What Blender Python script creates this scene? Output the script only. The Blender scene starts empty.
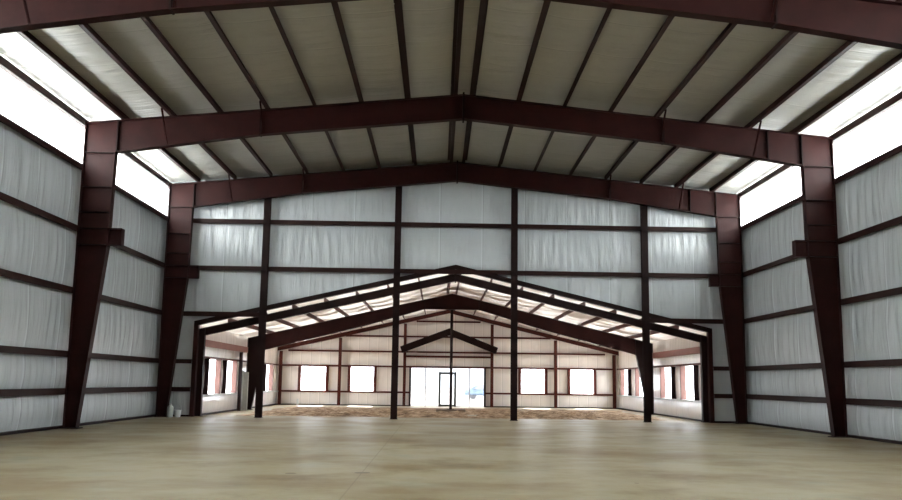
import bpy, bmesh, math, random
from mathutils import Vector, Matrix, noise
random.seed(7)
S = bpy.context.scene
COL = S.collection

# ------------------------------------------------------------------ camera
cam_d = bpy.data.cameras.new('camera')
cam = bpy.data.objects.new('camera', cam_d)
COL.objects.link(cam)
cam_d.sensor_fit = 'HORIZONTAL'
cam_d.sensor_width = 36.0
cam_d.lens = 749.84 / 902.0 * 36.0
cam_d.shift_x = -4.56 / 902.0
cam_d.shift_y = 39.38 / 902.0
cam_d.clip_end = 400
R = Matrix(((0.99962764, -0.02399593, 0.01299146),
            (0.02223017, 0.99225137, 0.12224174),
            (-0.01582410, -0.12190742, 0.99241533)))      # rows: right, forward, up
m = Matrix((R[0], R[2], -R[1])).transposed().to_4x4()
m.translation = (-0.708, 0.0, 1.571)
cam.matrix_world = m
S.camera = cam

# ------------------------------------------------------------------ world, sun, exposure
W = bpy.data.worlds.new('sky'); S.world = W
W.use_nodes = True
bg = W.node_tree.nodes['Background']
bg.inputs[0].default_value = (0.90, 0.96, 1.0, 1)
bg.inputs[1].default_value = 4.6
sun_d = bpy.data.lights.new('sun', 'SUN')
sun_d.energy = 12.0
sun_d.angle = math.radians(0.6)
sun_d.color = (1.0, 0.95, 0.87)
sun = bpy.data.objects.new('sun', sun_d); COL.objects.link(sun)
sun.rotation_euler = Vector((-0.03, 0.70, 0.72)).to_track_quat('Z', 'Y').to_euler()
S.view_settings.view_transform = 'Standard'
S.view_settings.look = 'None'
S.view_settings.gamma = 1
S.view_settings.use_curve_mapping = False
S.view_settings.exposure = 2.3


# ------------------------------------------------------------------ materials
def new_mat(name):
    mt = bpy.data.materials.new(name); mt.use_nodes = True
    nt = mt.node_tree
    return mt, nt, nt.nodes['Principled BSDF'], nt.nodes['Material Output']

def ramp(nt, fac, stops):
    r = nt.nodes.new('ShaderNodeValToRGB')
    el = r.color_ramp.elements
    el[0].position, el[0].color = stops[0][0], (*stops[0][1], 1)
    el[1].position, el[1].color = stops[-1][0], (*stops[-1][1], 1)
    for p, c in stops[1:-1]:
        e = el.new(p); e.color = (*c, 1)
    nt.links.new(fac, r.inputs[0])
    return r.outputs[0]

def noise_tex(nt, scale, detail=4, rough=.55, vec=None, mapscale=None):
    n = nt.nodes.new('ShaderNodeTexNoise')
    n.inputs['Scale'].default_value = scale
    n.inputs['Detail'].default_value = detail
    n.inputs['Roughness'].default_value = rough
    g = nt.nodes.new('ShaderNodeNewGeometry')
    src = g.outputs['Position']
    if mapscale:
        mp = nt.nodes.new('ShaderNodeMapping'); mp.inputs['Scale'].default_value = mapscale
        nt.links.new(src, mp.inputs[0]); src = mp.outputs[0]
    nt.links.new(src, n.inputs['Vector'])
    return n.outputs['Fac']

def mathn(nt, op, a, b=None, c=None):
    n = nt.nodes.new('ShaderNodeMath'); n.operation = op
    for i, v in enumerate((a, b, c)):
        if v is None: continue
        if isinstance(v, (int, float)): n.inputs[i].default_value = v
        else: nt.links.new(v, n.inputs[i])
    return n.outputs[0]

def steel(name, c1, c2, rough=.5):
    mt, nt, p, out = new_mat(name)
    f = noise_tex(nt, 1.7, 6, .6)
    nt.links.new(ramp(nt, f, [(.3, c1), (.7, c2)]), p.inputs['Base Color'])
    p.inputs['Roughness'].default_value = rough
    p.inputs['Specular IOR Level'].default_value = .13
    return mt

def plain(name, c, rough=.6, metal=0):
    mt, nt, p, out = new_mat(name)
    f = noise_tex(nt, 6, 3)
    c2 = tuple(v * .88 for v in c)
    nt.links.new(ramp(nt, f, [(.3, c2), (.7, c)]), p.inputs['Base Color'])
    p.inputs['Roughness'].default_value = rough
    p.inputs['Metallic'].default_value = metal
    return mt

def vinyl(name, col, axis, period, offset, rough=.25, seam=1.12, stretch=(3, 3, .5), bump=.35, transl=0.0, seamdark=1.0):
    """white-faced insulation blanket: seam tabs at every roll width, fine creases"""
    mt, nt, p, out = new_mat(name)
    g = nt.nodes.new('ShaderNodeNewGeometry')
    sx = nt.nodes.new('ShaderNodeSeparateXYZ'); nt.links.new(g.outputs['Position'], sx.inputs[0])
    u = mathn(nt, 'MULTIPLY', mathn(nt, 'ADD', sx.outputs[axis], offset), 1 / period)
    fr = mathn(nt, 'FRACT', u)
    tab = mathn(nt, 'LESS_THAN', fr, .045 / period * 1.2)
    edge = mathn(nt, 'LESS_THAN', mathn(nt, 'ABSOLUTE', mathn(nt, 'SUBTRACT', fr, .075 / period)), .008 / period * 1.5)
    f = noise_tex(nt, .8, 5, .6)
    base = ramp(nt, f, [(.3, tuple(v * .93 for v in col)), (.7, col)])
    mx = nt.nodes.new('ShaderNodeMix'); mx.data_type = 'RGBA'
    nt.links.new(tab, mx.inputs[0]); nt.links.new(base, mx.inputs[6])
    mx.inputs[7].default_value = (*[min(.95, v * seam) for v in col], 1)
    mx2 = nt.nodes.new('ShaderNodeMix'); mx2.data_type = 'RGBA'
    nt.links.new(edge, mx2.inputs[0]); nt.links.new(mx.outputs[2], mx2.inputs[6])
    mx2.inputs[7].default_value = (*[v * .72 for v in col], 1)
    nt.links.new(mx2.outputs[2], p.inputs['Base Color'])
    p.inputs['Roughness'].default_value = rough
    p.inputs['Specular IOR Level'].default_value = .6
    nf = noise_tex(nt, 2.2, 5, .6, mapscale=stretch)
    bp = nt.nodes.new('ShaderNodeBump'); bp.inputs['Strength'].default_value = bump
    bp.inputs['Distance'].default_value = .05
    nt.links.new(nf, bp.inputs['Height']); nt.links.new(bp.outputs[0], p.inputs['Normal'])
    if transl:
        tr = nt.nodes.new('ShaderNodeBsdfTranslucent')
        band = noise_tex(nt, 1.0, 3, .5, mapscale=(.25, 1.1, .25))
        tc = ramp(nt, band, [(.42, (.05, .035, .03)), (.47, (.35, .30, .27)), (.56, (1, .95, .9))])
        nt.links.new(tc, tr.inputs[0])
        ms = nt.nodes.new('ShaderNodeMixShader'); ms.inputs[0].default_value = transl
        nt.links.new(p.outputs[0], ms.inputs[1]); nt.links.new(tr.outputs[0], ms.inputs[2])
        nt.links.new(ms.outputs[0], out.inputs[0])
    return mt

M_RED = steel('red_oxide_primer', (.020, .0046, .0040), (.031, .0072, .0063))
M_DARK = steel('dark_primer', (.010, .0034, .003), (.015, .0048, .0042))
M_PURL = steel('purlin_primer', (.020, .0075, .0065), (.030, .0105, .009))
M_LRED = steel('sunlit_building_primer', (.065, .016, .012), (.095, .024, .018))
M_HEAD = steel('pale_red_primer', (.26, .12, .10), (.30, .145, .12))  # red primer paled in the colour itself, as if washed by window light
M_JAMB = steel('window_jamb_primer', (.105, .055, .046), (.13, .070, .060))  # lit copy of the jamb steel, window light put into the colour
M_BLACK = steel('black_primer', (.018, .008, .008), (.028, .012, .011))  # black steel; also stands for shade on the near window jambs
M_WALLX = vinyl('vinyl_side', (.53, .565, .585), 1, 1.83, .6, stretch=(4, 4, .35), bump=.6)
M_WALLY = vinyl('vinyl_end', (.53, .565, .585), 0, 1.83, .75, stretch=(4, 4, .35), bump=.6)
M_ROOF = vinyl('vinyl_roof', (.50, .49, .45), 1, 1.83, .2, rough=.42, seam=1.05, stretch=(.35, 3.6, .35), bump=1.0)
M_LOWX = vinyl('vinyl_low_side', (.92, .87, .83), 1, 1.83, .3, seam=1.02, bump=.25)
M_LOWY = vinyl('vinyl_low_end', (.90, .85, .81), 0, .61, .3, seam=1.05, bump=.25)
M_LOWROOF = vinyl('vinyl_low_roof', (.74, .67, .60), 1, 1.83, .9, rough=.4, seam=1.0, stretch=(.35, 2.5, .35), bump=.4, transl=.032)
M_GREY = plain('galvanised', (.50, .52, .50), .45)
M_WHITEP = plain('white_plastic', (.70, .72, .72), .4)
M_CLEAR = plain('cloudy_plastic', (.52, .56, .56), .3)
M_DIRTYC = plain('footing_concrete', (.20, .15, .11), .9)
M_FRAME = plain('black_aluminium', (.03, .035, .03), .4)
M_ALU = plain('pale_aluminium', (.55, .57, .58), .35)
M_BLUE = plain('pale_blue_paint', (.45, .60, .80), .4)
M_TYRE = plain('grey_rubber', (.25, .25, .27), .8)
M_BARK = plain('pale_bark', (.50, .44, .42), .9)
M_LEAF = plain('leaf', (.40, .48, .30), .9)

def mk_translucent():
    mt, nt, p, out = new_mat('translucent_fibreglass')
    tr = nt.nodes.new('ShaderNodeBsdfTranslucent'); tr.inputs[0].default_value = (.93, .95, .95, 1)
    df = nt.nodes.new('ShaderNodeBsdfDiffuse'); df.inputs[0].default_value = (.9, .9, .9, 1)
    ms = nt.nodes.new('ShaderNodeMixShader'); ms.inputs[0].default_value = .12
    nt.links.new(tr.outputs[0], ms.inputs[1]); nt.links.new(df.outputs[0], ms.inputs[2])
    nt.links.new(ms.outputs[0], out.inputs[0])
    return mt
M_FIBRE = mk_translucent()

def mk_glass(nm, tint):
    mt, nt, p, out = new_mat(nm)
    tr = nt.nodes.new('ShaderNodeBsdfTransparent'); tr.inputs[0].default_value = (tint, tint, tint * 1.02, 1)
    gl = nt.nodes.new('ShaderNodeBsdfGlossy'); gl.inputs['Roughness'].default_value = .03
    ms = nt.nodes.new('ShaderNodeMixShader'); ms.inputs[0].default_value = .06
    nt.links.new(tr.outputs[0], ms.inputs[1]); nt.links.new(gl.outputs[0], ms.inputs[2])
    nt.links.new(ms.outputs[0], out.inputs[0])
    return mt
M_GLASS = mk_glass('window_glass', .88)
M_TINT = mk_glass('entrance_glass', .33)

def mk_floor():
    mt, nt, p, out = new_mat('concrete_slab')
    f1 = noise_tex(nt, .5, 9, .68, mapscale=(1, 1.15, 1))
    c1 = ramp(nt, f1, [(.32, (.25, .195, .105)), (.46, (.35, .30, .185)), (.56, (.37, .33, .225)), (.68, (.31, .30, .215))])
    f2 = noise_tex(nt, .22, 6, .6, mapscale=(1, 1.5, 1))
    mask = mathn(nt, 'MULTIPLY', mathn(nt, 'GREATER_THAN', f2, .0), f2)
    rs = ramp(nt, f2, [(.46, (1, 1, 1)), (.60, (.72, .62, .48))])
    mx = nt.nodes.new('ShaderNodeMix'); mx.data_type = 'RGBA'; mx.blend_type = 'MULTIPLY'
    mx.inputs[0].default_value = 1
    nt.links.new(c1, mx.inputs[6]); nt.links.new(rs, mx.inputs[7])
    g = nt.nodes.new('ShaderNodeNewGeometry')
    sx = nt.nodes.new('ShaderNodeSeparateXYZ'); nt.links.new(g.outputs['Position'], sx.inputs[0])
    X, Y = sx.outputs[0], sx.outputs[1]
    # saw-cut control joints and small rust marks
    j = mathn(nt, 'LESS_THAN', mathn(nt, 'ABSOLUTE', mathn(nt, 'ADD', X, 1.98)), .012)
    spots = mathn(nt, 'MULTIPLY', j, .45)
    wob = noise_tex(nt, 5, 3)
    for (cx, cy, rx, ry) in ((-1.97, 13.2, .17, .13), (-3.15, 13.0, .12, .10), (6.2, 17.5, .05, .05), (-9.5, 14.5, .07, .07), (2.5, 12.2, .04, .05)):
        a = mathn(nt, 'MULTIPLY', mathn(nt, 'SUBTRACT', X, cx), 1 / rx)
        b = mathn(nt, 'MULTIPLY', mathn(nt, 'SUBTRACT', Y, cy), 1 / ry)
        d = mathn(nt, 'ADD', mathn(nt, 'MULTIPLY', a, a), mathn(nt, 'MULTIPLY', b, b))
        d = mathn(nt, 'ADD', d, mathn(nt, 'MULTIPLY', wob, 1.6))
        spots = mathn(nt, 'MAXIMUM', spots, mathn(nt, 'LESS_THAN', d, 1.5))
    mx2 = nt.nodes.new('ShaderNodeMix'); mx2.data_type = 'RGBA'
    nt.links.new(mathn(nt, 'MULTIPLY', spots, .6), mx2.inputs[0])
    nt.links.new(mx.outputs[2], mx2.inputs[6]); mx2.inputs[7].default_value = (.09, .055, .035, 1)
    nt.links.new(mx2.outputs[2], p.inputs['Base Color'])
    f3 = noise_tex(nt, .5, 5, .6)
    nt.links.new(mathn(nt, 'ADD', mathn(nt, 'MULTIPLY', f3, .25), .36), p.inputs['Roughness'])
    p.inputs['Specular IOR Level'].default_value = .35
    nf = noise_tex(nt, 3, 6, .6)
    bp = nt.nodes.new('ShaderNodeBump'); bp.inputs['Strength'].default_value = .12; bp.inputs['Distance'].default_value = .02
    nt.links.new(nf, bp.inputs['Height']); nt.links.new(bp.outputs[0], p.inputs['Normal'])
    return mt
M_FLOOR = mk_floor()

def mk_dirt():
    mt, nt, p, out = new_mat('loose_dirt')
    f = noise_tex(nt, 1.6, 8, .7)
    nt.links.new(ramp(nt, f, [(.34, (.10, .055, .030)), (.5, (.33, .22, .13)), (.64, (.60, .45, .31))]), p.inputs['Base Color'])
    p.inputs['Roughness'].default_value = .95
    nf = noise_tex(nt, 9, 6, .7)
    bp = nt.nodes.new('ShaderNodeBump'); bp.inputs['Strength'].default_value = .8; bp.inputs['Distance'].default_value = .06
    nt.links.new(nf, bp.inputs['Height']); nt.links.new(bp.outputs[0], p.inputs['Normal'])
    return mt
M_DIRT = mk_dirt()
M_GROUND = plain('pale_gravel', (.62, .60, .56), .9)


# ------------------------------------------------------------------ helpers
def tag(o, label=None, cat=None, group=None, kind=None):
    if label: o['label'] = label
    if cat: o['category'] = cat
    if group: o['group'] = group
    if kind: o['kind'] = kind
    return o

def obj(name, bm, mat, parent=None, smooth=False):
    me = bpy.data.meshes.new(name)
    bmesh.ops.recalc_face_normals(bm, faces=bm.faces)
    bm.to_mesh(me); bm.free()
    me.materials.append(mat)
    if smooth:
        for pl in me.polygons: pl.use_smooth = True
    o = bpy.data.objects.new(name, me); COL.objects.link(o)
    if parent: o.parent = parent
    return o

def empty(name, loc=(0, 0, 0)):
    o = bpy.data.objects.new(name, None); COL.objects.link(o); o.location = loc
    o.empty_display_size = .3
    return o

def box(bm, x0, x1, y0, y1, z0, z1):
    v = [bm.verts.new(p) for p in ((x0, y0, z0), (x1, y0, z0), (x1, y1, z0), (x0, y1, z0), (x0, y0, z1), (x1, y0, z1), (x1, y1, z1), (x0, y1, z1))]
    for f in ((0, 3, 2, 1), (4, 5, 6, 7), (0, 1, 5, 4), (1, 2, 6, 5), (2, 3, 7, 6), (3, 0, 4, 7)):
        bm.faces.new([v[i] for i in f])

def prism_y(bm, pts, y0, y1):
    """polygon in XZ extruded along Y"""
    a = [bm.verts.new((x, y0, z)) for x, z in pts]
    b = [bm.verts.new((x, y1, z)) for x, z in pts]
    bm.faces.new(a); bm.faces.new(b[::-1])
    n = len(pts)
    for i in range(n):
        bm.faces.new((a[i], a[(i + 1) % n], b[(i + 1) % n], b[i]))

def strip_y(bm, path, t, y0, y1):
    """plate of thickness t following a path in XZ, width along Y"""
    off = []
    for i, (x, z) in enumerate(path):
        d = Vector((0, 0))
        if i: d += (Vector(path[i]) - Vector(path[i - 1])).normalized()
        if i < len(path) - 1: d += (Vector(path[i + 1]) - Vector(path[i])).normalized()
        d.normalize()
        off.append((x - d.y * t, z + d.x * t))
    prism_y(bm, list(path) + off[::-1], y0, y1)

def bar(bm, a, b, w, h=None, up=(0, 0, 1)):
    h = h or w
    a, b = Vector(a), Vector(b); d = (b - a).normalized()
    u = Vector(up)
    if abs(d.dot(u)) > .95: u = Vector((0, 1, 0))
    s = d.cross(u).normalized(); u = s.cross(d).normalized()
    v = []
    for p in (a, b):
        for i, j in ((-1, -1), (1, -1), (1, 1), (-1, 1)):
            v.append(bm.verts.new(p + s * w / 2 * i + u * h / 2 * j))
    for f in ((3, 2, 1, 0), (4, 5, 6, 7), (0, 1, 5, 4), (1, 2, 6, 5), (2, 3, 7, 6), (3, 0, 4, 7)):
        bm.faces.new([v[i] for i in f])

def lathe(bm, prof, cx, cy, seg=20):
    rings = []
    for r, z in prof:
        rings.append([bm.verts.new((cx + r * math.cos(2 * math.pi * k / seg), cy + r * math.sin(2 * math.pi * k / seg), z)) for k in range(seg)])
    for a, b in zip(rings, rings[1:]):
        for k in range(seg):
            bm.faces.new((a[k], a[(k + 1) % seg], b[(k + 1) % seg], b[k]))
    bm.faces.new(rings[0][::-1]); bm.faces.new(rings[-1])

def channel(bm, a, b, kind, depth=.2, fl=.065, t=.012, face=1):
    """cold-formed Z / C section from a to b.  kind 'Zv': web vertical, flanges horizontal (purlin);
    'H': horizontal girt lying with web horizontal?  here web stands vertical facing the room"""
    a, b = Vector(a), Vector(b); d = (b - a).normalized()
    up = Vector((0, 0, 1)); s = d.cross(up).normalized()
    if kind == 'Z':
        prof = [(0, 0), (-fl, 0), (-fl, t), (-t / 2, t), (-t / 2, depth), (fl, depth), (fl, depth - t), (t / 2, depth - t), (t / 2, 0)]
    elif kind == 'G':   # girt: web horizontal, flanges vertical at inner and outer edge
        prof = [(0, 0), (t, 0), (t, fl), (depth - t, fl), (depth - t, -fl * .2), (depth, -fl * .2), (depth, fl + t), (0, fl + t)]
    prof = [(face * u, v) for u, v in prof]
    A = [bm.verts.new(a + s * u + up * v) for u, v in prof]
    B = [bm.verts.new(b + s * u + up * v) for u, v in prof]
    n = len(prof)
    bm.faces.new(A); bm.faces.new(B[::-1])
    for i in range(n):
        bm.faces.new((A[i], A[(i + 1) % n], B[(i + 1) % n], B[i]))

def girt_mesh(bm, a, b, depth, h, outward):
    """girt: deep inner flange plate facing the room, web, outer flange; a,b lie on the room face at mid height"""
    a, b = Vector(a), Vector(b); o = Vector(outward); up = Vector((0, 0, 1)); t = .014
    prof = [(0, -h / 2), (0, h / 2), (depth, h / 2), (depth, h / 2 - .05), (depth - t, h / 2 - .05), (depth - t, h / 2 - t), (t, h / 2 - t), (t, -h / 2 + t), (.05, -h / 2 + t), (.05, -h / 2)]
    A = [bm.verts.new(a + o * u + up * v) for u, v in prof]
    B = [bm.verts.new(b + o * u + up * v) for u, v in prof]
    bm.faces.new(A); bm.faces.new(B[::-1])
    n = len(prof)
    for i in range(n):
        bm.faces.new((A[i], A[(i + 1) % n], B[(i + 1) % n], B[i]))

def grid(bm, us, vs, fn):
    rows = [[bm.verts.new(fn(u, v)) for v in vs] for u in us]
    for i in range(len(us) - 1):
        for j in range(len(vs) - 1):
            bm.faces.new((rows[i][j], rows[i + 1][j], rows[i + 1][j + 1], rows[i][j + 1]))

def lin(a, b, step):
    n = max(1, int(math.ceil(abs(b - a) / step)))
    return [a + (b - a) * i / n for i in range(n + 1)]

def ridged(v): return 1 - abs(v) * 2.2


# ------------------------------------------------------------------ dimensions
XF, XL = 12.12, 12.37                  # outer flange plane and blanket plane of the hall
YB, YE = -7.0, 31.76                   # hall depth (blanket planes)
F = [15.42, 23.60, 31.20]              # hall frames
GZ = [1.12, 2.27, 4.26, 6.23, 8.23]    # wall girts
Z5, ZEAVE = 8.33, 9.62
def rt(x): return 9.68 + (12.1 - abs(x)) * .1       # rafter top
LX, LG = 10.90, 10.68                  # lower building: blanket plane, girt plane
LY0, LY1 = 31.70, 48.16
def lt(x): return 6.20 - .235 * abs(x)              # lower rafter top
def gable(x): return 6.50 - .235 * abs(x)           # edge of the opening in the end wall
G = [31.98, 39.55, 47.85]

def band(z, lv):
    for a, b in zip(lv, lv[1:]):
        if a <= z <= b: return (z - a) / (b - a)
    return 0

def wall_off(u, z, lv, amp=.055, wr=.032, seed=0):
    t = band(z, lv)
    s = math.sin(math.pi * t)
    d = amp * (s ** .8 if s > 0 else 0) * (.75 + .5 * noise.noise((u * .5, z * .4, seed)))
    n1 = ridged(noise.noise((u * 2.4, z * .30, seed + 3.1)))
    n2 = ridged(noise.noise((u * 6.0 + .5 * math.sin(z), z * .55, seed + 9.7)))
    d += (.25 + .75 * max(s, 0)) * (wr * n1 + wr * .45 * n2)
    fr = ((u + 50) / 1.83) % 1.0
    d += .012 * math.exp(-((fr - .04) / .025) ** 2)
    return d

# ------------------------------------------------------------------ structure: floor, ground, walls, roof
bm = bmesh.new()
box(bm, -XL - .1, XL + .1, YB - .1, YE, -.15, 0)
box(bm, -LX - .15, LX + .15, YE, LY1 + .15, -.15, 0)
tag(obj('floor', bm, M_FLOOR), 'wide bare tan concrete slab under the whole steel building', kind='structure')
bm = bmesh.new(); box(bm, -120, 120, -60, 220, -.4, -.16)
tag(obj('ground', bm, M_GROUND), 'pale ground outside the building', kind='structure')

lv = [0.04] + GZ
zs = []
for a, b in zip(lv, lv[1:]): zs += lin(a, b, .11)[:-1]
zs += [8.23, 8.36]
lvx = lv + [8.6]
for side, nm, lab in ((-1, 'wall_left', 'left hall wall of wrinkled pale vinyl insulation'), (1, 'wall_right', 'right hall wall of wrinkled pale vinyl insulation')):
    bm = bmesh.new()
    us = lin(YB, 14, .5)[:-1] + lin(14, YE + .02, .055)
    grid(bm, us, zs, lambda u, z: (side * (XL - max(0, wall_off(u, z, lvx, seed=side * 5))), u, z))
    tag(obj(nm, bm, M_WALLX, smooth=True), lab, kind='structure')

# end wall with the gabled opening
def end_pt(x, z): return (x, YE - max(0, wall_off(x, z, lv + [10.4], amp=.06, seed=20)), z)
bm = bmesh.new()
for s in (-1, 1):
    grid(bm, lin(s * (XL + .05), s * 10.86, .055), lin(.04, 3.95, .1), end_pt)
    grid(bm, lin(s * (XL + .05), s * 10.86, .055), lin(3.95, 10.16, .09), end_pt)
us = lin(-10.86, 10.86, .055); N = 64
rows = []
for x in us:
    z0, z1 = gable(x) - .02, rt(x) + .34
    rows.append([bm.verts.new(end_pt(x, z0 + (z1 - z0) * j / N)) for j in range(N + 1)])
for i in range(len(us) - 1):
    for j in range(N):
        bm.faces.new((rows[i][j], rows[i + 1][j], rows[i + 1][j + 1], rows[i][j + 1]))
tag(obj('wall_end', bm, M_WALLY, smooth=True), 'end hall wall of wrinkled pale vinyl insulation above the gabled opening', kind='structure')
bm = bmesh.new(); box(bm, -XL - .1, XL + .1, YB - .2, YB, 0, 11.2)
tag(obj('wall_back', bm, M_DIRTYC), kind='structure')  # unseen wall behind the camera, coloured dark to cut light on the frames

# hall roof blanket, sagging between purlins
PX = [.31 + 1.524 * k for k in range(8)]
def roof_pt(x, y):
    ax = abs(x)
    edges = [0] + PX + [12.45]
    if ax < PX[0]: t = .5 + ax / PX[0] * .5
    else: t = band(ax, PX + [12.45])
    s = math.sin(math.pi * min(1, t))
    w = .034 * ridged(noise.noise((x * .30, y * 2.2, 4.4))) + .012 * ridged(noise.noise((x * .5, y * 6.0, 14.4)))
    w += .02 * math.exp(-((((y + 50) / 1.83) % 1.0 - .05) / .03) ** 2)
    return (x, y, rt(x) + .265 - .03 * s - (.0 + 1.0 * s) * max(0, w))
xs = sorted(set([round(v, 4) for v in lin(-12.45, 12.45, .13)] + [0.0]))
bm = bmesh.new()
grid(bm, xs, lin(YB, 8, .6)[:-1] + lin(8, YE + .1, .07), roof_pt)
tag(obj('ceiling', bm, M_ROOF, smooth=True), 'shallow gabled hall roof lined with wrinkled grey vinyl insulation', kind='structure')
bm = bmesh.new()
for s in (-1, 1):
    prism_y(bm, [(0, 11.2), (s * 12.7, 9.93), (s * 12.7, 9.98), (0, 11.25)], YB - .3, YE + .3)
tag(obj('roof_sheeting', bm, M_GREY), 'metal sheeting over the hall roof', kind='structure')

# translucent light strips under the eaves, one per bay
wn = 0
bays = [(0, 0, ''), (0, 0, ''), (10.5, F[0], 'behind the foreground frame'), (F[0], F[1], 'between the foreground and middle frames'), (F[1], YE, 'between the middle and end frames')]
for s in (-1, 1):
    for (a, b, w) in bays[2:]:
        wn += 1
        bm = bmesh.new()
        us = lin(a + .01, b - .01, .09)
        def strip_pt(u, z): return (s * (XL + .02 + .012 * math.sin(u * 2 * math.pi / .18)), u, z)
        grid(bm, us, [Z5 - .05, 9.86], strip_pt)
        tag(obj('window_%d' % wn, bm, M_FIBRE), ('white translucent light strip under the %s eave, ' % ('left' if s < 0 else 'right')) + w, kind='structure')

# lower building: side walls with window openings, far wall, roof
WL = [(33.2, 34.9), (36.0, 37.7), (41.1, 42.8), (44.25, 45.95)]
WR = [(33.35, 35.1), (36.6, 38.3), (41.5, 43.2), (45.0, 46.65)]
WF = [(-9.39, -7.75), (-6.25, -4.72), (4.59, 6.16), (7.73, 9.30)]
SILL, HEAD = .90, 2.42
llv = [.04, .86, 2.46, 3.9]
for side, wins, nm, lab in ((-1, WL, 'wall_low_left', 'left side wall of the lower room, pale insulation with windows'), (1, WR, 'wall_low_right', 'right side wall of the lower room, pale insulation with windows')):
    bm = bmesh.new()
    f = lambda u, z: (side * (LX - max(0, wall_off(u, z, llv, amp=.05, wr=.012, seed=side * 8))), u, z)
    grid(bm, lin(LY0, LY1, .1), lin(.04, SILL, .1), f)
    grid(bm, lin(LY0, LY1, .1), lin(HEAD, 3.95, .1), f)
    e = [LY0] + [v for w in wins for v in w] + [LY1]
    for a, b in zip(e[::2], e[1::2]): grid(bm, lin(a, b, .1), lin(SILL, HEAD, .1), f)
    tag(obj(nm, bm, M_LOWX, smooth=True), lab, kind='structure')
bm = bmesh.new()
flv = [.04, .89, 2.47, 3.41, 4.40, 5.42, 6.6]
f = lambda x, z: (x, LY1 - max(0, wall_off(x, z, flv, amp=.04, wr=.010, seed=33)), z)
e = [-LX - .05] + [v for w in WF[:2] for v in w] + [-2.39, 2.26] + [v for w in WF[2:] for v in w] + [LX + .05]
for a, b in zip(e[::2], e[1::2]): grid(bm, lin(a, b, .1), lin(SILL, HEAD, .1), f)
grid(bm, lin(-LX - .05, -2.39, .1), lin(.04, SILL, .1), f)
grid(bm, lin(2.26, LX + .05, .1), lin(.04, SILL, .1), f)
us = lin(-LX - .05, LX + .05, .1)
rows = []
for x in us:
    z0, z1 = HEAD, lt(x) + .25
    rows.append([bm.verts.new(f(x, z0 + (z1 - z0) * j / 30)) for j in range(31)])
for i in range(len(us) - 1):
    for j in range(30): bm.faces.new((rows[i][j], rows[i + 1][j], rows[i + 1][j + 1], rows[i][j + 1]))
tag(obj('wall_far', bm, M_LOWY, smooth=True), 'far gable wall of the lower room with windows and a glazed entrance', kind='structure')

LPX = [.23 + 1.34 * k for k in range(8)]
def lroof_pt(x, y):
    ax = abs(x)
    t = .5 + ax / LPX[0] * .5 if ax < LPX[0] else band(ax, LPX + [11.1])
    s = math.sin(math.pi * min(1, t))
    w = .03 * ridged(noise.noise((x * .3, y * 1.1, 44.4))) + .008 * ridged(noise.noise((x * .5, y * 5.0, 24.4)))
    return (x, y, lt(x) + .225 - .06 * s - (.2 + .8 * s) * max(0, w))
bm = bmesh.new()
grid(bm, sorted(set([round(v, 4) for v in lin(-11.05, 11.05, .13)] + [0.0])), lin(LY0 - .05, LY1 + .1, .1), lroof_pt)
tag(obj('ceiling_low', bm, M_LOWROOF, smooth=True), 'bright sagging insulation under the lower gabled roof', kind='structure')

# base channels
def base(nm, segs):
    bm = bmesh.new()
    for s_ in segs: box(bm, *s_)
    tag(obj(nm, bm, M_DARK), kind='structure')
base('baseboard_left', [(-XL, -12.19, YB, YE, 0, .075)])
base('baseboard_right', [(12.19, XL, YB, YE, 0, .075)])
base('baseboard_end', [(-12.19, -10.92, YE - .2, YE, 0, .075), (10.92, 12.19, YE - .2, YE, 0, .075)])
base('baseboard_low', [(-LX, -LG - .02, 32.2, LY1, 0, .06), (LG + .02, LX, 32.2, LY1, 0, .06), (-LG, -2.45, LY1 - .2, LY1, 0, .06), (2.32, LG, LY1 - .2, LY1, 0, .06)])

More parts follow.
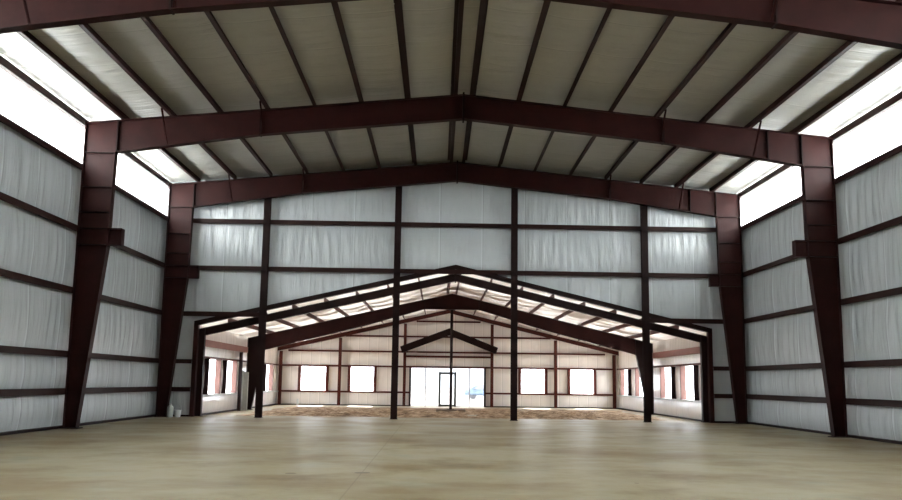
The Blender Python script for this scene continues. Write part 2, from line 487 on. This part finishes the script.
# ------------------------------------------------------------------ hall rigid frames
FNAME = {0: 'foreground', 1: 'middle', 2: 'end'}
FLABEL = {0: 'nearest dark red rigid frame, only its rafters showing overhead', 1: 'middle dark red rigid frame with tapered columns and crane brackets, second from the camera',
          2: 'farthest tall dark red rigid frame, standing against the end wall'}
def hall_frame(i, yc):
    fr = tag(empty('rigid_frame', (0, yc, 0)), FLABEL[i], 'steel frame', 'rigid frames of the hall')
    hw = .12
    for s in (-1, 1):
        P = lambda pts: [(s * x, z) for x, z in pts]
        # column
        inner = [(11.72, .03), (11.16, 5.70), (11.11, 8.72)]
        bm = bmesh.new()
        prism_y(bm, P([(12.10, .03), (12.10, 9.68), (11.11, 9.775), (11.11, 8.72), (11.16, 5.70), (11.72, .03)]), -.009, .009)
        strip_y(bm, P(inner), -.024 * s, -hw, hw)
        strip_y(bm, P([(12.12, .03), (12.12, 9.68)]), .024 * s, -hw, hw)
        strip_y(bm, P([(12.12, 9.68), (11.11, 9.78)]), .022 * s, -hw, hw)
        col = obj('column', bm, M_RED, fr)
        bm = bmesh.new(); x0, x1 = sorted((s * 11.62, s * 12.17)); box(bm, x0, x1, -hw - .03, hw + .03, 0, .03)
        obj('base_plate', bm, M_DARK, col)
        for z in (8.70, 7.58, 6.76, 6.24, 5.72):
            xin = 11.11 + (8.72 - z) * .0165 if z < 8.7 else 11.11
            bm = bmesh.new(); x0, x1 = sorted((s * (xin + .01), s * 12.09)); box(bm, x0, x1, -hw + .006, hw - .006, z - .011, z + .011)
            obj('stiffener', bm, M_DARK, col)
        # crane bracket
        bm = bmesh.new()
        x0, x1 = sorted((s * 10.73, s * 11.15))
        box(bm, x0, x1, -hw, hw, 6.215, 6.24); box(bm, x0, x1, -hw, hw, 5.70, 5.725); box(bm, x0, x1, -.01, .01, 5.72, 6.22)
        xa, xb = sorted((s * 10.73, s * 10.75)); box(bm, xa, xb, -hw, hw, 5.725, 6.215)
        obj('crane_bracket', bm, M_RED, col)
        # rafter
        bot = [(11.11, 8.72), (6.55, 9.40), (0, 10.07)]
        bm = bmesh.new()
        prism_y(bm, P([(11.11, 8.72), (11.11, 9.775), (0, 10.88), (0, 10.07), (6.55, 9.40)]), -.009, .009)
        strip_y(bm, P([(11.11, 9.755), (0, 10.865)]), -.022 * s, -hw, hw)
        strip_y(bm, P(bot), -.022 * s, -hw, hw)
        ra = obj('rafter', bm, M_RED, fr)
        for (x, ex) in ((6.55, .02),) + (((9.98, 0),) if s > 0 else ()) + ((11.09, 0),):
            zb = 8.72 + (11.11 - x) * .149 if x > 6.55 else 9.40
            bm = bmesh.new(); box(bm, s * x - .022, s * x + .022, -hw - .005, hw + .005, zb - ex, rt(x) - .03)
            obj('splice_plate', bm, M_DARK, ra)
        for k in (4, 6):
            x = PX[k]; zb = 8.72 + (11.11 - x) * .149
            if x < 6.55: zb = 9.40 + (6.55 - x) * .102
            bm = bmesh.new()
            bar(bm, (s * (x + .02), -.75, rt(x) + .02), (s * (x + .02), -.10, zb + .04), .05, .012)
            bar(bm, (s * (x + .045), -.75, rt(x) + .02), (s * (x + .045), -.10, zb + .04), .012, .05)
            obj('flange_brace', bm, M_RED, ra)
    bm = bmesh.new(); box(bm, -.03, .03, -hw - .01, hw + .01, 10.00, 10.95)
    obj('ridge_plate', bm, M_DARK, fr)
    return fr
for i, y in enumerate(F): hall_frame(i, y)

ORD = ['first', 'second', 'third', 'fourth', 'fifth', 'sixth', 'seventh', 'eighth']
SID = {-1: 'left', 1: 'right'}
BAY = [(F[0], F[1], 'near bay'), (F[1], F[2] + .35, 'far bay')]

# purlins
for b, (y0, y1, bn) in enumerate(BAY):
    for s in (-1, 1):
        for k, x in enumerate(PX):
            bm = bmesh.new()
            channel(bm, (s * x, y0 + .005, rt(x) + .003), (s * x, y1 - .005, rt(x) + .003), 'Z', depth=.25, fl=.115, t=.016, face=s)
            o = obj('roof_purlin', bm, M_PURL)
            tag(o, 'dark steel roof purlin, %s from the ridge on the %s slope, hall %s' % (ORD[k], SID[s], bn), 'purlin', 'hall roof purlins')
        bm = bmesh.new()
        x0, x1 = sorted((s * 12.16, s * 12.34)); ya, yb = y0 + .01, y1 + (-.01 if b == 0 else .15)
        box(bm, x0, x1, ya, yb, 9.80, 9.815); box(bm, *sorted((s * 12.16, s * 12.175)), ya, yb, 9.60, 9.80); box(bm, x0, x1, ya, yb, 9.60, 9.615)
        tag(obj('eave_strut', bm, M_PURL), 'dark steel eave strut along the top of the %s wall, hall %s' % (SID[s], bn), 'eave strut', 'eave struts of the hall')

# side girts
UPS = ['lowest', 'second lowest', 'middle', 'second highest', 'highest']
for b, (y0, y1, bn) in enumerate(BAY):
    ye = y1 if b == 0 else YE - .02
    for s in (-1, 1):
        for k, z in enumerate(GZ):
            bm = bmesh.new()
            girt_mesh(bm, (s * (XF + .03), y0 + .005, z), (s * (XF + .03), ye - .01, z), .2, .19, (s, 0, 0))
            tag(obj('wall_girt', bm, M_PURL), '%s dark steel girt on the %s hall wall, %s' % (UPS[k], SID[s], bn), 'girt', 'side wall girts of the hall')

# end wall posts
PP = [-8.05, -2.49, 2.48, 8.06]
PN = ['leftmost', 'centre left', 'centre right', 'rightmost']
for i, x in enumerate(PP):
    bm = bmesh.new()
    ztop = rt(x) - .15
    box(bm, x - .135, x + .135, 31.345, 31.36, 0, ztop); box(bm, x - .135, x + .135, 31.525, 31.54, 0, ztop); box(bm, x - .007, x + .007, 31.36, 31.525, 0, ztop)
    p = tag(obj('end_wall_post', bm, M_DARK), 'tall slim dark red post, %s of four rising in front of the gabled opening' % PN[i], 'post', 'end wall posts')
    bm = bmesh.new(); box(bm, x - .16, x + .16, 31.32, 31.56, 0, .02); obj('base_plate', bm, M_DARK, p)

# end wall girts, cut at posts
ex = [-12.1] + PP + [12.1]
SEG = ['left corner and the leftmost post', 'leftmost and centre left posts', 'two centre posts', 'centre right and rightmost posts', 'rightmost post and the right corner']
for nm, z in (('upper', 8.23), ('middle', 6.21)):
    for i in range(5):
        bm = bmesh.new(); girt_mesh(bm, (ex[i] + (.0 if i else -.03), 31.545, z), (ex[i + 1] - .005, 31.545, z), .19, .19, (0, 1, 0))
        tag(obj('end_wall_girt', bm, M_PURL), '%s end wall girt between the %s' % (nm, SEG[i]), 'girt', 'end wall girts')
for s in (-1, 1):
    bm = bmesh.new(); girt_mesh(bm, (s * 12.12, 31.545, 4.26), (s * 7.93, 31.545, 4.26), .19, .2, (0, 1, 0))
    tag(obj('end_wall_girt', bm, M_PURL), 'short end wall girt over the %s corner of the gabled opening' % SID[s], 'girt', 'end wall girts')
    for nm, z in (('lowest', 1.12), ('second lowest', 2.27)):
        bm = bmesh.new(); girt_mesh(bm, (s * 12.12, 31.545, z), (s * 10.93, 31.545, z), .19, .18, (0, 1, 0))
        tag(obj('end_wall_girt', bm, M_PURL), '%s short girt beside the %s jamb of the gabled opening' % (nm, SID[s]), 'girt', 'end wall girts')

# steel edging of the gabled opening
of = tag(empty('opening_frame', (0, 31.55, 0)), 'dark steel edging around the gabled opening into the lower room', 'opening frame')
for s in (-1, 1):
    bm = bmesh.new(); x0, x1 = sorted((s * 10.75, s * 10.92)); box(bm, x0, x1, 0, .22, 0, 3.92)
    obj('jamb', bm, M_RED, of)
    bm = bmesh.new()
    prism_y(bm, [(0, 6.32), (0, 6.52), (s * 10.92, 6.52 - .235 * 10.92), (s * 10.92, 6.32 - .235 * 10.92)], .0, .24)
    obj('sloping_header', bm, M_DARK, of)

# ------------------------------------------------------------------ lower building frames
def low_frame0(yc):
    fr = tag(empty('rigid_frame', (0, yc, 0)), 'slim black gabled frame just inside the opening to the lower room', 'steel frame', 'gabled frames of the lower room')
    for s in (-1, 1):
        bm = bmesh.new()
        x0, x1 = sorted((s * 10.56, s * 10.87))
        for a, b in ((10.56, 10.575), (10.855, 10.87)):
            xa, xb = sorted((s * a, s * b)); box(bm, xa, xb, -.1, .1, .02, lt(10.7) - .02)
        box(bm, x0, x1, -.008, .008, .02, lt(10.7) - .02)
        c = obj('column', bm, M_BLACK, fr)
        bm = bmesh.new(); box(bm, x0 - .03, x1 + .03, -.13, .13, 0, .02); obj('base_plate', bm, M_BLACK, c)
        bm = bmesh.new()
        prism_y(bm, [(0, 5.86), (0, 6.19), (s * 10.87, 6.19 - .235 * 10.87), (s * 10.56, 5.86 - .235 * 10.56)], -.008, .008)
        prism_y(bm, [(0, 6.175), (0, 6.19), (s * 10.87, 6.19 - .235 * 10.87), (s * 10.87, 6.175 - .235 * 10.87)], -.1, .1)
        prism_y(bm, [(0, 5.86), (0, 5.875), (s * 10.56, 5.875 - .235 * 10.56), (s * 10.56, 5.86 - .235 * 10.56)], -.1, .1)
        obj('rafter', bm, M_BLACK, fr)
    bm = bmesh.new(); box(bm, -.02, .02, -.11, .11, 5.80, 6.21); obj('ridge_plate', bm, M_BLACK, fr)
low_frame0(G[0])
def low_frame1(yc):
    fr = tag(empty('rigid_frame', (0, yc, 0)), 'deep dark red gabled frame halfway down the lower room, with tapered knees', 'steel frame', 'gabled frames of the lower room')
    for s in (-1, 1):
        P = lambda pts: [(s * x, z) for x, z in pts]
        bm = bmesh.new()
        prism_y(bm, P([(10.65, .02), (10.65, 3.69), (9.76, 3.90), (9.76, 3.10), (10.33, .02)]), -.009, .009)
        strip_y(bm, P([(10.33, .02), (9.76, 3.10)]), -.02 * s, -.1, .1)
        strip_y(bm, P([(10.65, .02), (10.65, 3.69)]), .02 * s, -.1, .1)
        c = obj('column', bm, M_DARK, fr)
        bm = bmesh.new(); x0, x1 = sorted((s * 10.26, s * 10.68)); box(bm, x0, x1, -.13, .13, 0, .02); obj('base_plate', bm, M_DARK, c)
        bm = bmesh.new()
        prism_y(bm, P([(10.65, lt(10.65)), (0, lt(0)), (0, 5.36), (1.45, 5.36), (4.82, 4.36), (9.76, 3.10), (9.76, lt(9.76))][1:]), -.009, .009)
        strip_y(bm, P([(10.65, lt(10.65) - .01), (0, lt(0) - .01)]), -.02 * s, -.1, .1)
        strip_y(bm, P([(9.76, 3.10), (4.82, 4.36), (1.45, 5.36), (0, 5.36)]), -.02 * s, -.1, .1)
        ra = obj('rafter', bm, M_RED, fr)
        bm = bmesh.new(); box(bm, s * 9.76 - .015, s * 9.76 + .015, -.1, .1, 3.12, lt(9.76) - .02); obj('splice_plate', bm, M_DARK, ra)
        bm = bmesh.new(); box(bm, s * 1.45 - .015, s * 1.45 + .015, -.1, .1, 5.33, lt(1.45) - .02); obj('splice_plate', bm, M_DARK, ra)
low_frame1(G[1])

fr = tag(empty('gable_rafter', (0, G[2], 0)), 'thin dark red sloping rafters along the top of the far gable wall', 'rafter')
for s in (-1, 1):
    bm = bmesh.new()
    prism_y(bm, [(0, 5.92), (0, 6.17), (s * 10.85, 6.17 - .235 * 10.85), (s * 10.85, 5.92 - .235 * 10.85)], -.008, .008)
    prism_y(bm, [(0, 6.155), (0, 6.17), (s * 10.85, 6.17 - .235 * 10.85), (s * 10.85, 6.155 - .235 * 10.85)], -.08, .08)
    prism_y(bm, [(0, 5.92), (0, 5.935), (s * 10.85, 5.935 - .235 * 10.85), (s * 10.85, 5.92 - .235 * 10.85)], -.08, .08)
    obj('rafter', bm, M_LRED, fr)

# centre post on its footing
bm = bmesh.new()
lathe(bm, [(.075, .16), (.075, 5.33)], 0, G[1], 20)
cp = tag(obj('support_post', bm, M_DARK), 'single dark round post under the ridge of the lower room, standing in the dirt', 'post')
bm = bmesh.new(); box(bm, -.18, .18, G[1] - .18, G[1] + .18, .14, .165); obj('base_plate', bm, M_DARK, cp)
bm = bmesh.new(); box(bm, -.16, .16, G[1] - .1, G[1] + .1, 5.32, 5.345); obj('cap_plate', bm, M_DARK, cp)
bm = bmesh.new(); box(bm, -.75, .75, G[1] - .75, G[1] + .75, 0, .14)
tag(obj('concrete_footing', bm, M_DIRTYC), 'low square concrete footing under the round post in the dirt', 'footing')

# lower purlins
for b, (y0, y1, bn) in enumerate(((G[0] - .1, G[1], 'near half'), (G[1], G[2] + .1, 'far half'))):
    for s in (-1, 1):
        for k, x in enumerate(LPX):
            bm = bmesh.new()
            channel(bm, (s * x, y0 + .005, lt(x) + .003), (s * x, y1 - .005, lt(x) + .003), 'Z', depth=.2, fl=.065, t=.014, face=s)
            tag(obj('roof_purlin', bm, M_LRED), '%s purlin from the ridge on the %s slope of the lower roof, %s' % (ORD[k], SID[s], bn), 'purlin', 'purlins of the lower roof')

# far wall posts
FP = [-10.62, -6.90, -2.80, 2.74, 6.80, 10.55]
FPN = ['in the left corner', 'between the two left windows', 'left of the glazed entrance', 'right of the glazed entrance', 'between the two right windows', 'in the right corner']
for x, n in zip(FP, FPN):
    bm = bmesh.new(); zt = 5.87 - .235 * abs(x)
    w = .09
    box(bm, x - w, x + w, 47.74, 47.752, 0, zt); box(bm, x - w, x + w, 47.93, 47.942, 0, zt); box(bm, x - .006, x + .006, 47.75, 47.93, 0, zt)
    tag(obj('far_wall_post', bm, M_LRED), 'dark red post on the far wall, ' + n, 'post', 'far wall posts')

# far wall girts
fb = [-10.62, -6.90, -2.80, 2.74, 6.80, 10.55]
fbn = ['left windows, outer half', 'left windows, inner half', 'entrance', 'right windows, inner half', 'right windows, outer half']
def fgirt(x0, x1, z, lab, h=.11):
    bm = bmesh.new(); girt_mesh(bm, (x0, 47.945, z), (x1, 47.945, z), .19, h, (0, 1, 0))
    tag(obj('far_wall_girt', bm, M_LRED), lab, 'girt', 'far wall girts')
for i in range(5):
    if i != 2:
        fgirt(fb[i] + .01, fb[i + 1] - .01, .86, 'far wall girt under the ' + fbn[i])
    else:
        fgirt(-2.72, -2.46, .86, 'stub of far wall girt left of the glazed entrance')
        fgirt(2.34, 2.66, .86, 'stub of far wall girt right of the glazed entrance')
    fgirt(fb[i] + .01, fb[i + 1] - .01, 2.48, 'far wall girt over the ' + fbn[i])
    xx0, xx1 = fb[i] + .01, fb[i + 1] - .01
    fgirt(max(xx0, -10.2), min(xx1, 10.0), 3.42, 'third far wall girt from the floor, over the ' + fbn[i])
fgirt(-2.72, 2.66, 3.14, 'extra far wall girt below the bent gable beam', .13)
for i, (a, b) in enumerate(((-6.6, -2.85), (-2.75, 2.69), (2.79, 6.5))):
    fgirt(a, b, 4.40, 'fourth far wall girt from the floor, ' + ['left part', 'middle part', 'right part'][i])
fgirt(-2.1, 2.0, 5.38, 'topmost short girt of the far wall under the ridge')

# bent gable beam over the entrance
cb = tag(empty('gable_beam', (0, 47.55, 0)), 'deep dark bent beam forming a small gable above the glazed entrance', 'beam')
for s in (-1, 1):
    bm = bmesh.new()
    d = .385
    top = [(0, 4.93), (s * 3.10, 4.93 - 3.10 * d)]
    botm = [(s * 2.97, 4.50 - 2.97 * d), (0, 4.50)]
    prism_y(bm, top + botm, -.03, .03)
    strip_y(bm, [top[0], top[1]], -.018 * s, -.1, .1)
    strip_y(bm, [botm[0], botm[1]], .018 * s, -.1, .1)
    obj('rafter', bm, M_DARK, cb)
    bm = bmesh.new(); box(bm, s * 2.80 - .04, s * 2.80 + .04, -.02, .19, 3.40, 3.75); obj('bracket', bm, M_DARK, cb)

# windows: jambs, sill rail, glass
win_no = [wn]
def window_side(s, a, b, lab):
    win_no[0] += 1
    w = tag(empty('window_%d' % win_no[0], (s * LX, (a + b) / 2, 0)), lab, kind='structure')
    ox, oy = s * LX, (a + b) / 2
    for yy, mm in ((a - .05, 0), (b + .05, 1)):
        bm = bmesh.new()
        x0, x1 = sorted((s * LG - ox, s * (LX + .03) - ox))
        box(bm, x0, x1, yy - .05 - oy, yy + .05 - oy, SILL - .02, HEAD + .02)
        obj('jamb', bm, M_JAMB if mm else M_BLACK, w)  # far jamb painted as lit by the window, near jamb as in shade
    bm = bmesh.new(); x0, x1 = sorted((s * (LX + .01) - ox, s * (LX + .02) - ox)); box(bm, x0, x1, a - oy, b - oy, SILL, HEAD)
    obj('pane', bm, M_GLASS, w)
for i, (a, b) in enumerate(WL): window_side(-1, a, b, 'window in the left wall of the lower room, %s from the opening' % ORD[i])
for i, (a, b) in enumerate(WR): window_side(1, a, b, 'window in the right wall of the lower room, %s from the opening' % ORD[i])
for i, (a, b) in enumerate(WF):
    win_no[0] += 1
    w = tag(empty('window_%d' % win_no[0], ((a + b) / 2, LY1, 0)), 'square window in the far wall, %s from the left' % ORD[i], kind='structure')
    c = (a + b) / 2
    for xx in (a - .05, b + .05):
        bm = bmesh.new(); box(bm, xx - .09 - c, xx + .09 - c, -.21, .02, SILL - .02, HEAD + .02); obj('jamb', bm, M_LRED, w)
    bm = bmesh.new(); box(bm, a - c, b - c, .01, .02, SILL, HEAD); obj('pane', bm, M_GLASS, w)

# side wall rails (sill and head) and the header beam
for s in (-1, 1):
    for (y0, y1, bn) in ((32.1, G[1] - .12, 'near half'), (G[1] + .12, 47.72, 'far half')):
        for z, nm in ((SILL - .06, 'sill'), (HEAD + .06, 'head')):
            bm = bmesh.new(); girt_mesh(bm, (s * (LG - .005), y0, z), (s * (LG - .005), y1, z), .2, .09, (s, 0, 0))
            tag(obj('window_rail', bm, M_LRED if nm == 'head' else M_GREY), 'steel rail at window %s height on the %s wall of the lower room, %s' % (nm, SID[s], bn), 'girt', 'window rails of the lower room')
    bm = bmesh.new(); x0, x1 = sorted((s * 10.60, s * 10.70)); box(bm, x0, x1, 32.12, G[1] - .12, 2.93, 3.22)
    box(bm, *sorted((s * 10.70, s * 10.86)), 32.12, G[1] - .12, 3.19, 3.22)
    tag(obj('header_beam', bm, M_HEAD), 'pinkish red header beam above the near windows on the %s wall of the lower room' % SID[s], 'beam', 'header beams of the lower room')
bm = bmesh.new(); box(bm, -10.655, -10.50, 37.98, 38.10, 0, 2.9)
tag(obj('door_post', bm, M_BLACK), 'black upright post beside the pale panel on the left wall of the lower room', 'post')
bm = bmesh.new(); box(bm, -10.62, -10.36, 38.72, 38.84, 0, 1.92); box(bm, -10.62, -10.60, 38.5, 38.72, 0, 1.92); box(bm, -10.60, -10.55, 38.60, 38.72, 1.92, 1.99)
tag(obj('tall_panel', bm, M_GREY), 'tall narrow pale grey panel standing against the left knee column of the lower room', 'panel')

# glazed entrance
dr = tag(empty('door_1', (0, LY1, 0)), 'glazed entrance with a dark framed door in the far wall', kind='structure')
bm = bmesh.new()
for x in (-2.44, 2.31): box(bm, x - .06, x + .06, -.21, .03, 0, 2.46)
obj('jamb', bm, M_DARK, dr)
bm = bmesh.new()
for x in (-1.47, 1.33): box(bm, x - .03, x + .03, -.03, .02, .03, 2.42)
for x in (-.59, .45): box(bm, x - .012, x + .012, -.03, .02, 2.16, 2.42)
box(bm, -2.38, 2.25, -.03, .02, 0, .035)
obj('mullion', bm, M_ALU, dr)
bm = bmesh.new()
box(bm, -.63, -.50, -.06, .02, 0, 2.16); box(bm, .36, .49, -.06, .02, 0, 2.16); box(bm, -.63, .49, -.06, .02, 2.04, 2.17); box(bm, -.63, .49, -.06, .02, .01, .13)
df = obj('door_frame', bm, M_FRAME, dr)
bm = bmesh.new(); bar(bm, (.30, -.10, .85), (.30, -.10, 1.25), .025); bar(bm, (.30, -.10, .88), (.36, -.03, .88), .02); bar(bm, (.30, -.10, 1.22), (.36, -.03, 1.22), .02)
obj('door_handle', bm, M_ALU, df)
bm = bmesh.new(); box(bm, -2.38, -1.50, .0, .008, .03, 2.44); box(bm, -1.44, -.61, .0, .008, .03, 2.44); box(bm, -.61, .47, .0, .008, .07, 2.44); box(bm, .47, 1.30, .0, .008, .03, 2.44); box(bm, 1.36, 2.25, .0, .008, .03, 2.44)
obj('pane', bm, M_TINT, dr)

# dirt floor of the lower room
def dirt_pt(x, y):
    e = min(1, min(x + 9.4 + .5 * noise.noise((y * .5, 1, 0)), 9.7 - x + .8 * noise.noise((y * .4, 2, 0)), (y - 33.0 + .25 * noise.noise((x * .6, 3, 0))) * 1.6, (45.0 - y + .4 * noise.noise((x * .5, 4, 0))) * 1.2))
    if max(abs(x), abs(y - G[1])) < .86 or math.hypot(x + 8.75, y - 43.9) < .17: return (x, y, -.02)
    k = 1
    h = .035 + (.05 * noise.noise((x * .5, y * .4, 5)) + .07 * noise.noise((x * 1.7, y * 1.5, 6)) + .05 * noise.noise((x * 4.5, y * 4, 7)) + .03 * noise.noise((x * 11, y * 9, 8))) * (1.0 if y < 38 else max(.35, 1 - (y - 38) / 8))
    return (x, y, max(-.02, e * h * k if e > 0 else -.02))
bm = bmesh.new(); grid(bm, lin(-9.9, 10.2, .09), lin(32.7, 45.6, .09), dirt_pt)
tag(obj('loose_dirt', bm, M_DIRT), 'rough brown dirt covering the middle of the lower room floor', 'dirt', kind='stuff')

# small things
bm = bmesh.new(); lathe(bm, [(.055, .0), (.055, .48), (.045, .48)], -8.75, 43.9, 14)
tag(obj('pipe_stub', bm, M_WHITEP), 'short pale pipe standing upright in the dirt at the left', 'pipe')
b = tag(empty('plastic_bucket', (-11.22, 31.05, 0)), 'small white bucket on the floor beside the left end column', 'bucket', 'containers by the left end column')
bm = bmesh.new(); lathe(bm, [(.11, 0), (.135, .27), (.145, .27), (.145, .29), (.12, .29), (.10, .02)], 0, 0, 20); obj('body', bm, M_WHITEP, b)
bm = bmesh.new()
pts = [(.145 * math.cos(a), .02, .26 + .12 * math.sin(a)) for a in [math.pi * i / 10 for i in range(11)]]
for p, q in zip(pts, pts[1:]): bar(bm, p, q, .01)
obj('handle', bm, M_GREY, b)
b = tag(empty('plastic_container', (-11.50, 31.0, 0)), 'tall cloudy plastic container beside the left end column, taller than the bucket', 'container', 'containers by the left end column')
bm = bmesh.new(); lathe(bm, [(.10, 0), (.12, .02), (.12, .38), (.10, .44), (.05, .47), (.05, .50)], 0, 0, 20); obj('body', bm, M_CLEAR, b)
bm = bmesh.new(); lathe(bm, [(.055, .50), (.055, .53)], 0, 0, 16); obj('cap', bm, M_WHITEP, b)

# outside: a pale car and a bare tree, seen faintly through the glass
c = tag(empty('car', (4.3, 78, -.16)), 'pale blue car parked outside beyond the glazed entrance', 'car')
bm = bmesh.new(); prism_y(bm, [(-2.2, .35), (2.2, .35), (2.2, .85), (1.3, .95), (.7, 1.45), (-.9, 1.45), (-1.6, .95), (-2.2, .85)], -.85, .85)
bmesh.ops.bevel(bm, geom=bm.edges[:], offset=.08, segments=2, affect='EDGES'); obj('body', bm, M_BLUE, c, True)
bm = bmesh.new(); prism_y(bm, [(-1.35, .98), (1.1, .98), (.62, 1.38), (-.82, 1.38)], -.87, .87); obj('side_window', bm, M_ALU, c)
for x in (-1.35, 1.35):
    for y in (-.72, .72):
        bm = bmesh.new(); bmesh.ops.create_cone(bm, cap_ends=True, segments=24, radius1=.33, radius2=.33, depth=.22, matrix=Matrix.Translation((x, y, .33)) @ Matrix.Rotation(math.pi / 2, 4, 'X'))
        obj('wheel', bm, M_TYRE, c)
t = tag(empty('bare_tree', (9.1, 66, -.16)), 'pale bare tree outside, seen through a far wall window', 'tree')
bm = bmesh.new()
def limb(p, d, l, r, n):
    q = p
    for i in range(5):
        q2 = q + d * l / 5
        bar(bm, q, q2, r * 2 * (1 - .1 * i)); q = q2
        d = (d + Vector((random.uniform(-.2, .2), random.uniform(-.15, .15), random.uniform(-.22, .02)))).normalized()
        if n and i in (1, 3, 4):
            limb(q, (d + Vector((random.uniform(-.9, .9), random.uniform(-.4, .4), random.uniform(-.1, .5)))).normalized(), l * .62, r * .55, n - 1)
limb(Vector((0, 0, 0)), Vector((.1, 0, 1)), 3.0, .10, 3)
obj('trunk', bm, M_BARK, t)
